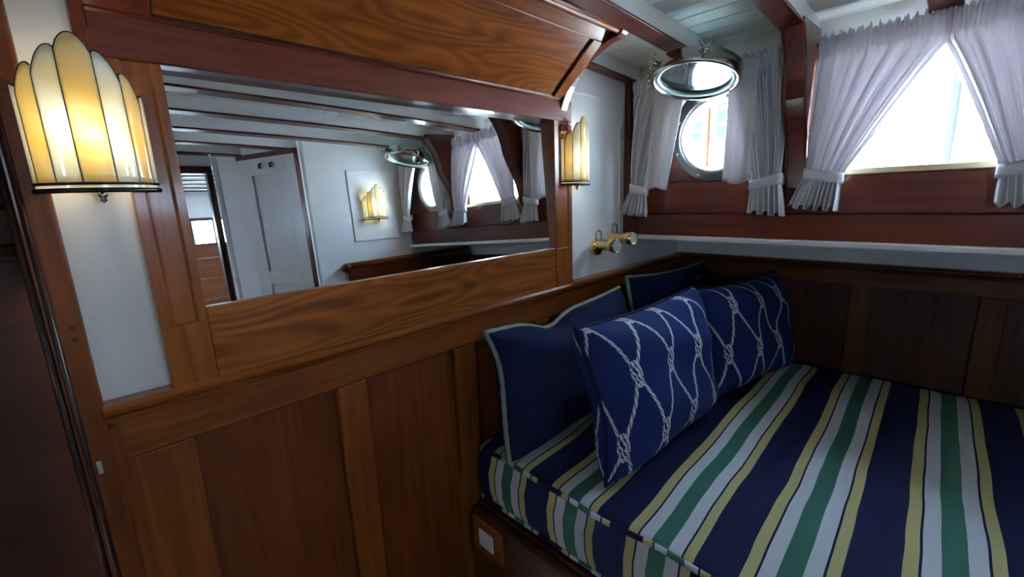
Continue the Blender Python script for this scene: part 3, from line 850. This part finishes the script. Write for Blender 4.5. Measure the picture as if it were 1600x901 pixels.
# ------------------------------------------------------------------ portholes
def porthole(cy, label, tilt):
    t = thing('porthole', (X0, cy, PZ), label, 'porthole', 'round portholes')
    prof = [(PR, 0.006), (PR + 0.006, 0.014), (PR + 0.014, 0.014), (PR + 0.018, 0.008), (PR + 0.036, 0.008), (PR + 0.040, 0.0), (PR, -0.07), (PR - 0.004, -0.03)]
    prof = [(PR + 0.004, -0.06), (PR - 0.002, -0.06), (PR - 0.002, 0.006), (PR + 0.005, 0.015), (PR + 0.013, 0.015), (PR + 0.017, 0.008), (PR + 0.036, 0.008), (PR + 0.040, 0.004), (PR + 0.040, -0.001), (PR + 0.004, -0.001)]
    rg = mk('flange_ring', G().torus_profile(prof, (X0, cy, PZ), (-1, 0, 0), 56), 'nickel', t, smooth=True, bevel=0)
    for k_ in range(8):
        a = 2 * PI * (k_ + 0.5) / 8
        mk('bolt', G().lathe([(0.007, 0.0), (0.006, 0.004), (0.002, 0.005)], (X0 - 0.008, cy + (PR + 0.028) * math.cos(a), PZ + (PR + 0.028) * math.sin(a)), (-1, 0, 0), 10), 'nickel', rg, smooth=True)
    # hinged light swung up towards the deckhead
    hz = PZ + PR + 0.006
    h = Vector((X0 - 0.030, cy + 0.016, hz + 0.0))
    d = Vector((-math.cos(tilt), 0, math.sin(tilt)))       # from hinge outwards
    n = Vector((math.sin(tilt), 0, math.cos(tilt)))        # up
    RR = 0.140
    c = h + d * (RR + 0.002)
    sw = thing('swing_light', tuple(h)); sw.parent = t
    sw.location = T(tuple(h)) - T((X0, cy, PZ))
    rp = [(RR - 0.018, 0.0), (RR - 0.012, -0.008), (RR - 0.004, -0.010), (RR, -0.004), (RR, 0.034), (RR - 0.006, 0.040), (RR - 0.018, 0.040)]
    mk('light_ring', G().torus_profile(rp, c, n, 56), 'chrome', sw, smooth=True)
    mk('seal', G().torus_profile([(RR - 0.030, 0.002), (RR - 0.018, -0.003), (RR - 0.014, 0.004), (RR - 0.028, 0.010)], c, n, 48), plain('green_rubber_seal', (0.30, 0.38, 0.34), 0.4), sw, smooth=True)
    mk('glass', G().lathe([(RR - 0.020, 0.008), (RR - 0.020, 0.020)], c, n, 48), 'thickglass', sw)
    # lugs and wing screws
    for ang in (PI * 0.5 + 0.62, PI * 0.5 - 0.55, -0.15 + PI):
        r_ = d * math.sin(ang) + Vector((0, 1, 0)) * -math.cos(ang)
        p = c + r_ * (RR + 0.004)
        mk('lug', G().tube([p - r_ * 0.012 + n * 0.020, p + r_ * 0.016 + n * 0.020], [0.012, 0.010], 8), 'chrome', sw, smooth=True)
        q = p + r_ * 0.012 + n * 0.022
        tq = n.cross(r_)
        mk('wing_screw', G().tube([q - tq * 0.020 + n * 0.020, q - tq * 0.008 + n * 0.008, q, q + tq * 0.008 + n * 0.008, q + tq * 0.020 + n * 0.020], [0.003, 0.005, 0.007, 0.005, 0.003], 7), 'chrome', sw, smooth=True)
        mk('wing_screw', G().tube([q - n * 0.022, q + n * 0.012], 0.0045, 8), 'chrome', sw, smooth=True)
    mk('hinge', G().tube([h + Vector((0.004, -0.05, 0)), h + Vector((0.004, 0.05, 0))], 0.009, 10), 'nickel', sw, smooth=True)
    return t
porthole(PY, 'round nickel porthole by the corner with its glass swung up open', math.radians(15))
porthole(PY2, 'round nickel porthole at the aft end, seen in the mirror', math.radians(15))

# ------------------------------------------------------------------ curtains
def smooth01(t): return t * t * (3 - 2 * t)
def rod(y0, y1, z, label):
    o = mk('curtain_rod', G().tube([(1.668, y0, z), (1.668, y1, z)], 0.0055, 10), 'red_y', smooth=True, base=(1.668, y0, z))
    return tag(o, label, 'rod', 'curtain rods')
ZR = 0.402
rod(0.412, 0.972, ZR, 'dark wooden rod above the porthole by the corner')
rod(-0.157, 0.357, ZR, 'dark wooden rod above the rectangular window')
rod(YB, -0.212, ZR, 'dark wooden rod above the aft porthole, seen in the mirror')

def curtain(label, top, tie, bot, z_tie, z_bot, folds, seed, inner, flap=None, ease=1.25):
    """top/tie/bot: (outer y, inner y) ends of the cloth at the rod, the tie and the hem.
    inner = +1 or -1: which way the inner (window) edge lies in y."""
    rnd = random.Random(seed)
    t = thing('curtain', (1.665, (top[0] + top[1]) / 2, z_bot), label, 'curtain', 'white tied back curtains')
    ph = [rnd.uniform(0, 6.28) for _ in range(8)]
    x0 = 1.664
    def wave(u, amp, k=1.0):
        return amp * (math.sin(2 * PI * folds * u * k + ph[0]) + 0.45 * math.sin(2 * PI * folds * 1.73 * u + ph[1]) + 0.25 * math.sin(2 * PI * folds * 2.9 * u + ph[2]))
    zt = ZR + 0.022
    def main(u, v):
        z = zt + (z_tie - zt) * v
        e = smooth01(min(1, v)) * 0.55 + 0.45 * v
        ei = max(0.0, (v - 0.20) / 0.80) ** ease
        a = top[0] + (tie[0] - top[0]) * (e ** 1.2)
        b = top[1] + (tie[1] - top[1]) * ei
        uu = u + 0.012 * math.sin(9 * u + ph[3] + 2 * v)
        y = a + (b - a) * uu
        amp = 0.006 + 0.009 * math.sin(PI * min(1, v * 0.9))
        x = x0 - 0.006 + wave(u + 0.05 * v, amp)
        if v < 0.14:                      # shirred heading on the rod
            k = abs(v - 0.06) / 0.08
            x = x0 + 0.002 + wave(u, 0.0055, 4.3) - 0.010 * max(0, 1 - (k) ** 2)
            z += 0.007 * (math.sin(2 * PI * folds * 2.3 * u + ph[4]) + 0.7 * math.sin(2 * PI * folds * 5.1 * u + ph[3])) * (1 if v < 0.05 else 0.3)
        x -= 0.020 * smooth01(v)
        return (x, y, z)
    mk('drape', G().grid(main, 90, 44), 'voile', t, smooth=True, solid=0.0012)
    def skirt(u, v):
        z = z_tie + (z_bot - z_tie) * v
        a = tie[0] + (bot[0] - tie[0]) * (v ** 0.75)
        b = tie[1] + (bot[1] - tie[1]) * (v ** 0.75)
        y = a + (b - a) * u
        x = x0 - 0.026 + wave(u + 0.05, 0.006 + 0.011 * v, 1.6) - 0.006 * v
        z += 0.007 * math.sin(2 * PI * folds * 0.8 * u + ph[5]) * v + 0.010 * v * (u - 0.5) * inner
        return (x, y, z)
    mk('skirt', G().grid(skirt, 80, 14), 'voile', t, smooth=True, solid=0.0012)
    # band around the gather
    yc = (tie[0] + tie[1]) / 2; hw = abs(tie[1] - tie[0]) / 2 + 0.005
    def band(u, v):
        q = 2 * PI * u
        return (x0 - 0.024 + 0.021 * math.cos(q), yc + hw * math.sin(q), z_tie - 0.014 + 0.032 * v + 0.010 * math.sin(q) * inner * -1)
    mk('tie_band', G().grid(band, 36, 3), 'voile', t, smooth=True, solid=0.0016)
    yo = tie[0] + inner * 0.006
    mk('tie_tab', B(1.665, 1.698, yo - 0.008, yo + 0.008, z_tie - 0.01, z_tie + 0.022), 'voile', t, bevel=0.003)
    mk('tie_button', G().lathe([(0.006, 0), (0.005, 0.003), (0.001, 0.004)], (1.664, yo, z_tie + 0.006), (-1, 0, 0), 12), 'brass', t, smooth=True)
    if flap:
        fy0, fy1, gy0, gy1, fz = flap
        def fl_(u, v):
            z = zt - 0.02 + (fz - zt + 0.02) * v
            a = fy0 + (gy0 - fy0) * v; b = fy1 + (gy1 - fy1) * v
            return (x0 - 0.030 - 0.022 * v + 0.008 * math.sin(2 * PI * 1.6 * u + ph[6]) * (0.3 + v), a + (b - a) * u, z + 0.006 * math.sin(6 * u + ph[7]) * v)
        mk('loose_edge', G().grid(fl_, 24, 24), 'voile', t, smooth=True, solid=0.0012)
    return t
curtain('white curtain tied back in the corner, left of the porthole', (0.968, 0.70), (0.955, 0.885), (0.992, 0.872), 0.005, -0.092, 4, 1, -1, flap=(0.86, 0.735, 0.872, 0.795, 0.005), ease=0.55)
curtain('white curtain tied back between the porthole and the mahogany knee', (0.416, 0.590), (0.418, 0.505), (0.398, 0.508), 0.012, -0.088, 4, 2, 1, flap=(0.50, 0.592, 0.500, 0.592, 0.016), ease=0.9)
curtain('white curtain on the left of the rectangular window', (0.350, 0.072), (0.350, 0.258), (0.385, 0.258), 0.022, -0.072, 6, 3, -1, ease=0.92)
curtain('white curtain on the right of the rectangular window', (-0.150, 0.078), (-0.150, -0.058), (-0.185, -0.058), 0.022, -0.072, 6, 4, 1, ease=0.92)
curtain('white curtain forward of the aft porthole, seen in the mirror', (-0.216, -0.40), (-0.24, -0.315), (-0.215, -0.335), 0.005, -0.085, 4, 5, -1, ease=0.7)
curtain('white curtain in the aft corner, seen in the mirror', (YB + 0.03, -0.52), (YB + 0.04, -0.665), (YB + 0.008, -0.65), 0.005, -0.088, 4, 6, 1, ease=0.6)

# ------------------------------------------------------------------ berth
bs = thing('berth_base', (0.8, 0.1, FZ), 'dark mahogany berth base below the striped mattress', 'berth')
mk('front_board', B(0.740, 0.77, YB + 0.04, 0.970, -1.30, -0.955), 'dark_y', bs, bevel=0.004)
mk('front_board', B(0.748, 0.77, YB + 0.04, 0.970, FZ, -1.30), 'dark_y', bs, bevel=0.003)
mk('berth_top', B(0.77, 2.165, YB + 0.04, 0.970, -0.99, -0.945), 'dark_y', bs)
sp_ = thing('switch_plate', (0.740, 0.9, -1.0), 'small varnished wooden switch plate on the berth front', 'switch')
mk('plate', B(0.726, 0.7397, 0.828, 0.958, -1.075, -0.964), 'amber_y', sp_, bevel=0.003)
mk('rocker', B(0.722, 0.727, 0.862, 0.924, -1.048, -0.992), 'plastic', sp_, bevel=0.0015)
for yy in (0.843, 0.943):
    mk('screw', G().lathe([(0.004, 0), (0.003, 0.002)], (0.726, yy, -1.02), (-1, 0, 0), 10), 'brass', sp_)

MT, MBt = -0.757, -0.940
mt = thing('mattress', (1.45, 0.1, MBt), 'navy, green, cream and yellow striped mattress on the berth', 'mattress')
def mattress():
    xa, xb, ya, yb = 0.776, 2.150, YB + 0.05, 0.980
    g = G()
    rc = 0.030; prof = []
    def arc(cx, cz, a0, a1, n=6):
        for i in range(n + 1):
            a = a0 + (a1 - a0) * i / n
            prof.append((cx + rc * math.cos(a), cz + rc * math.sin(a)))
    nT = 40
    arc(xa + rc, MBt + rc, 1.5 * PI, PI)
    prof.append((xa - 0.010, (MT + MBt) / 2 - 0.03)); prof.append((xa - 0.012, (MT + MBt) / 2 + 0.03))
    arc(xa + rc, MT - rc, PI, 0.5 * PI)
    for i in range(1, nT): prof.append((xa + rc + (xb - xa - 2 * rc) * i / nT, MT))
    arc(xb - rc, MT - rc, 0.5 * PI, 0)
    arc(xb - rc, MBt + rc, 0, -0.5 * PI)
    n = len(prof); ny = 70
    cx, cz = (xa + xb) / 2, (MT + MBt) / 2
    v = []
    rows = []
    for j in range(5): rows.append((ya + rc * (1 - math.cos(0.5 * PI * j / 5)), 1 - rc * (1 - math.sin(0.5 * PI * j / 5)) * 1.0))
    for j in range(ny + 1): rows.append((ya + rc + (yb - ya - 2 * rc) * j / ny, None))
    for j in range(4, -1, -1): rows.append((yb - rc * (1 - math.cos(0.5 * PI * j / 5)), 1 - rc * (1 - math.sin(0.5 * PI * j / 5)) * 1.0))
    for (y, k_) in rows:
        for (x, z) in prof:
            dx = dz = 0
            if k_ is not None:
                ins = (1 - k_)
                dx = -ins if x > cx else ins; dz = -ins if z > cz else ins
            if z > cz + 0.05:
                e = min(1, (x - xa) / 0.2, (xb - x) / 0.2)
                dz += (0.008 * math.sin(7 * x + 2.2 * y) * math.sin(5.3 * y + 1.1) + 0.004 * math.sin(15 * x - 6 * y + 1) + 0.010) * max(0, e)
            v.append((x + dx, y, z + dz))
    f = []
    for j in range(len(rows) - 1):
        for i in range(n):
            l = (i + 1) % n
            f.append((j * n + i, j * n + l, (j + 1) * n + l, (j + 1) * n + i))
    f.append(tuple(range(n))); f.append(tuple((len(rows) - 1) * n + i for i in range(n - 1, -1, -1)))
    return g.add(v, f)
def mkm(name, g, mat, parent, smooth=True):
    # object origin at the world origin of the design so that stripes read in design units
    o = mk(name, g, mat, None, smooth=smooth)
    for v_ in o.data.vertices: v_.co.z -= ZC
    o.parent = parent
    o.location = Vector((0, 0, ZC)) - ORG[parent.name]
    return o
mkm('cushion', mattress(), 'stripe', mt)
wig = lambda y: 0.0035 * math.sin(9 * y + 0.6) + 0.002 * math.sin(21 * y)
pth = [(0.782 + wig(y_ * 0.02), 0.957 - y_ * 0.0169, MT - 0.008 + 0.4 * wig(y_ * 0.023 + 2)) for y_ in range(99)]
mkm('piping', G().tube([(1.6, 0.973, MT - 0.004), (1.0, 0.973, MT - 0.004), (0.826, 0.973, MT - 0.007), (0.791, 0.967, MT - 0.008)] + pth, 0.0065, 8), 'stripe_piping', mt)
pth2 = [(0.782, 0.967, MBt + 0.012)] + [(0.779, 0.957 - y_ * 0.0169, MBt + 0.010) for y_ in range(99)]
mkm('piping', G().tube(pth2, 0.006, 8), 'stripe_piping', mt)

# foot board at the after end of the berth
fb = thing('foot_board', (1.6, YB + 0.02, MBt), 'mahogany foot board with rounded cap at the aft end, seen in the mirror', 'foot board')
mk('board', B(1.20, 2.148, YB + 0.007, YB + 0.035, -1.0, -0.285), 'red_x', fb, bevel=0.002)
mk('cap', G().tube([(1.175, YB + 0.028, -0.268), (2.148, YB + 0.028, -0.258)], 0.020, 12), 'amber_x', fb, smooth=True)
mk('scroll', G().lathe([(0.010, -0.03), (0.026, -0.026), (0.028, 0.02), (0.012, 0.028)], (1.18, YB + 0.037, -0.278), (0, 1, 0), 18), 'red_x', fb, smooth=True)

# ------------------------------------------------------------------ pillows
def pillow(label, group, c, r, u_, W, H, TH, mat, seed, trim=None, pinch=0.07, sag=0.0, dent=0.0):
    """c: centre, r: direction of width, u_: direction of height (design units)"""
    rnd = random.Random(seed)
    c = Vector(c); r = Vector(r).normalized(); u_ = Vector(u_); u_ = (u_ - r * u_.dot(r)).normalized(); n = r.cross(u_)
    t = thing('pillow', tuple(c - u_ * H / 2), label, 'pillow', group)
    k = [rnd.uniform(0, 6.28) for _ in range(8)]
    n_ = 40
    def shape(a, b, side):
        ea = 1 - pinch * (1 - b * b); eb = 1 - pinch * (1 - a * a)
        x = W / 2 * a * ea; y = H / 2 * b * eb
        prof = (max(0, 1 - a ** 4) ** 0.75) * (max(0, 1 - b ** 4) ** 0.75)
        prof = prof ** 0.62
        wr_ = 0.09 * math.sin(5 * a + 3 * b + k[0]) * math.sin(4 * b - 2 * a + k[1]) + 0.03 * math.sin(11 * a * b + 6 * b + k[2]) + 0.02 * math.sin(14 * a + k[5]) * (b * b)
        z = side * TH / 2 * prof * (1 + wr_)
        if dent: z -= side * 0
        y -= sag * math.exp(-((a - 0.1) ** 2) / 0.35) * (b + 1) / 2 * 0.5
        y -= dent * math.exp(-((a + 0.25) ** 2) / 0.05) * max(0, b) ** 2
        x += 0.02 * W * math.sin(2.6 * b + k[3]) * a * a * (1 if a > 0 else -1)
        return c + r * x + u_ * y + n * z
    v = []; f = []; uv = []
    def idx(side, i, j):
        return idmap[(0 if (i in (0, n_) or j in (0, n_)) else side, i, j)]
    idmap = {}
    def cl(i): 
        q = -1 + 2 * i / n_
        return math.sin(q * PI / 2) * 0.6 + q * 0.4
    for side in (1, -1):
        for j in range(n_ + 1):
            for i in range(n_ + 1):
                key = (0 if (i in (0, n_) or j in (0, n_)) else side, i, j)
                if key in idmap: continue
                idmap[key] = len(v)
                v.append(tuple(shape(cl(i), cl(j), side)))
    fu = []
    def table(along_a):
        acc = [0.0]
        for i in range(n_):
            p0 = shape(cl(i), 0.0, 1) if along_a else shape(0.0, cl(i), 1)
            p1 = shape(cl(i + 1), 0.0, 1) if along_a else shape(0.0, cl(i + 1), 1)
            acc.append(acc[-1] + (p1 - p0).length)
        return [q / acc[-1] for q in acc]
    ta, tb = table(True), table(False)
    for side in (1, -1):
        for j in range(n_):
            for i in range(n_):
                q = [(i, j), (i + 1, j), (i + 1, j + 1), (i, j + 1)]
                if side < 0: q = q[::-1]
                f.append(tuple(idx(side, a, b) for a, b in q)); fu.append([(ta[a], tb[b]) for a, b in q])
    org = ORG[t.name]
    me = bpy.data.meshes.new('cover')
    me.from_pydata([T(p) - org for p in v], [], f)
    lay = me.uv_layers.new(name='UVMap')
    for p, q in zip(me.polygons, fu):
        p.use_smooth = True
        for li, w in zip(p.loop_indices, q): lay.data[li].uv = w
    o = bpy.data.objects.new('cover', me); COL.objects.link(o); o.parent = t
    me.materials.append(M[mat] if isinstance(mat, str) else mat)
    per = [(cl(i), -1) for i in range(n_)] + [(1, cl(i)) for i in range(n_)] + [(-cl(i), 1) for i in range(n_)] + [(-1, -cl(i)) for i in range(n_)]
    pts = [shape(a, b, 1) for a, b in per]
    if trim:
        rr = [0.0085 * (1 + 0.10 * math.sin(i * 1.9)) for i in range(len(pts))]
        mk('cord_trim', G().tube(pts, rr, 8, closed=True), 'trim', t, smooth=True)
    else:
        mk('seam_piping', G().tube(pts, 0.006, 8, closed=True), 'navy', t, smooth=True)
    return t
net1 = rope_net('navy_rope_net_print', 4.6, 1.45, 0.15, 0.10)
net2 = rope_net('navy_rope_net_print_two', 4.4, 1.45, 0.45, 0.42)
zb_ = MT + 0.006
g1, g2 = 'plain navy pillows with cord trim', 'navy pillows with rope net print'
pillow('plain navy pillow with sage cord trim leaning under the mirror rail', g1, (1.135, 0.868, -0.562), (1, -0.02, 0.02), (0.0, 0.24, 1), 0.71, 0.385, 0.20, 'navy', 11, trim=1, pinch=0.085, dent=0.035)
pillow('plain navy pillow with sage cord trim in the far corner', g1, (1.86, 0.852, -0.548), (1, -0.10, -0.02), (0.0, 0.22, 1), 0.62, 0.41, 0.18, 'navy', 12, trim=1, pinch=0.08)
pillow('bright navy pillow with white rope net print, front left, nearest the mattress edge', g2, (1.190, 0.600, -0.543), (1, -0.03, 0.0), (0.0, 0.22, 1), 0.63, 0.42, 0.21, net1, 13, pinch=0.07)
pillow('navy pillow with white rope net print beside the dark berth back', g2, (1.80, 0.540, -0.550), (1, -0.22, 0.0), (0.0, 0.26, 1), 0.54, 0.40, 0.20, net2, 14, pinch=0.08)

# ------------------------------------------------------------------ brass reading lights
def reading(base, a, b, label):
    t = thing('reading_light', base, label, 'lamp', 'brass reading lights')
    mk('wall_base', G().lathe([(0.030, 0.0), (0.030, 0.012), (0.026, 0.022), (0.016, 0.026)], base, (0, -1, 0), 28), 'brass', t, smooth=True, bevel=0.001)
    A_v, B_v = Vector(a), Vector(b); d = (B_v - A_v).normalized(); L = (B_v - A_v).length
    mk('arm', G().tube([(base[0], base[1] - 0.02, base[2]), (base[0], A_v.y + 0.004, base[2] + 0.004), tuple(A_v + d * L * 0.25)], 0.006, 8), 'brass', t, smooth=True)
    mk('barrel', G().lathe([(0.004, -0.002), (0.018, 0.0), (0.0205, 0.004), (0.0205, L * 0.62), (0.0235, L * 0.66), (0.0245, L), (0.0225, L), (0.021, L * 0.7), (0.004, L * 0.66)], a, d, 28), 'brass', t, smooth=True, bevel=0)
    mk('inner_shade', G().lathe([(0.0222, L * 0.985), (0.0205, L * 0.7), (0.002, L * 0.66)], a, d, 24, cap=False), 'ivory', t, smooth=True)
    mk('hook', G().tube([(base[0] - 0.006, base[1] - 0.012, base[2] + 0.028)] + [(base[0] + 0.012 - 0.018 * math.cos(q), base[1] - 0.012, base[2] + 0.05 + 0.018 * math.sin(q)) for q in [PI * i / 10 for i in range(11)]] + [(base[0] + 0.030, base[1] - 0.012, base[2] + 0.02)], 0.0025, 6), 'chrome', t, smooth=True)
    return t
reading((1.445, 1.0, -0.213), (1.420, 0.962, -0.194), (1.392, 0.862, -0.193), 'brass reading light nearer the mirror frame')
reading((1.560, 1.0, -0.195), (1.520, 0.962, -0.178), (1.508, 0.862, -0.176), 'brass reading light nearer the mahogany corner trim')
wi = mk('loose_wire', G().tube([(1.60, 0.994, 0.375), (1.61, 0.992, 0.36), (1.622, 0.99, 0.32), (1.628, 0.99, 0.275), (1.618, 0.992, 0.25), (1.612, 0.993, 0.235), (1.625, 0.99, 0.215), (1.645, 0.985, 0.205)], 0.0018, 6), 'nickel', smooth=True, base=(1.6, 0.994, 0.205))
tag(wi, 'thin loose wire curling on the white wall by the corner', 'wire')
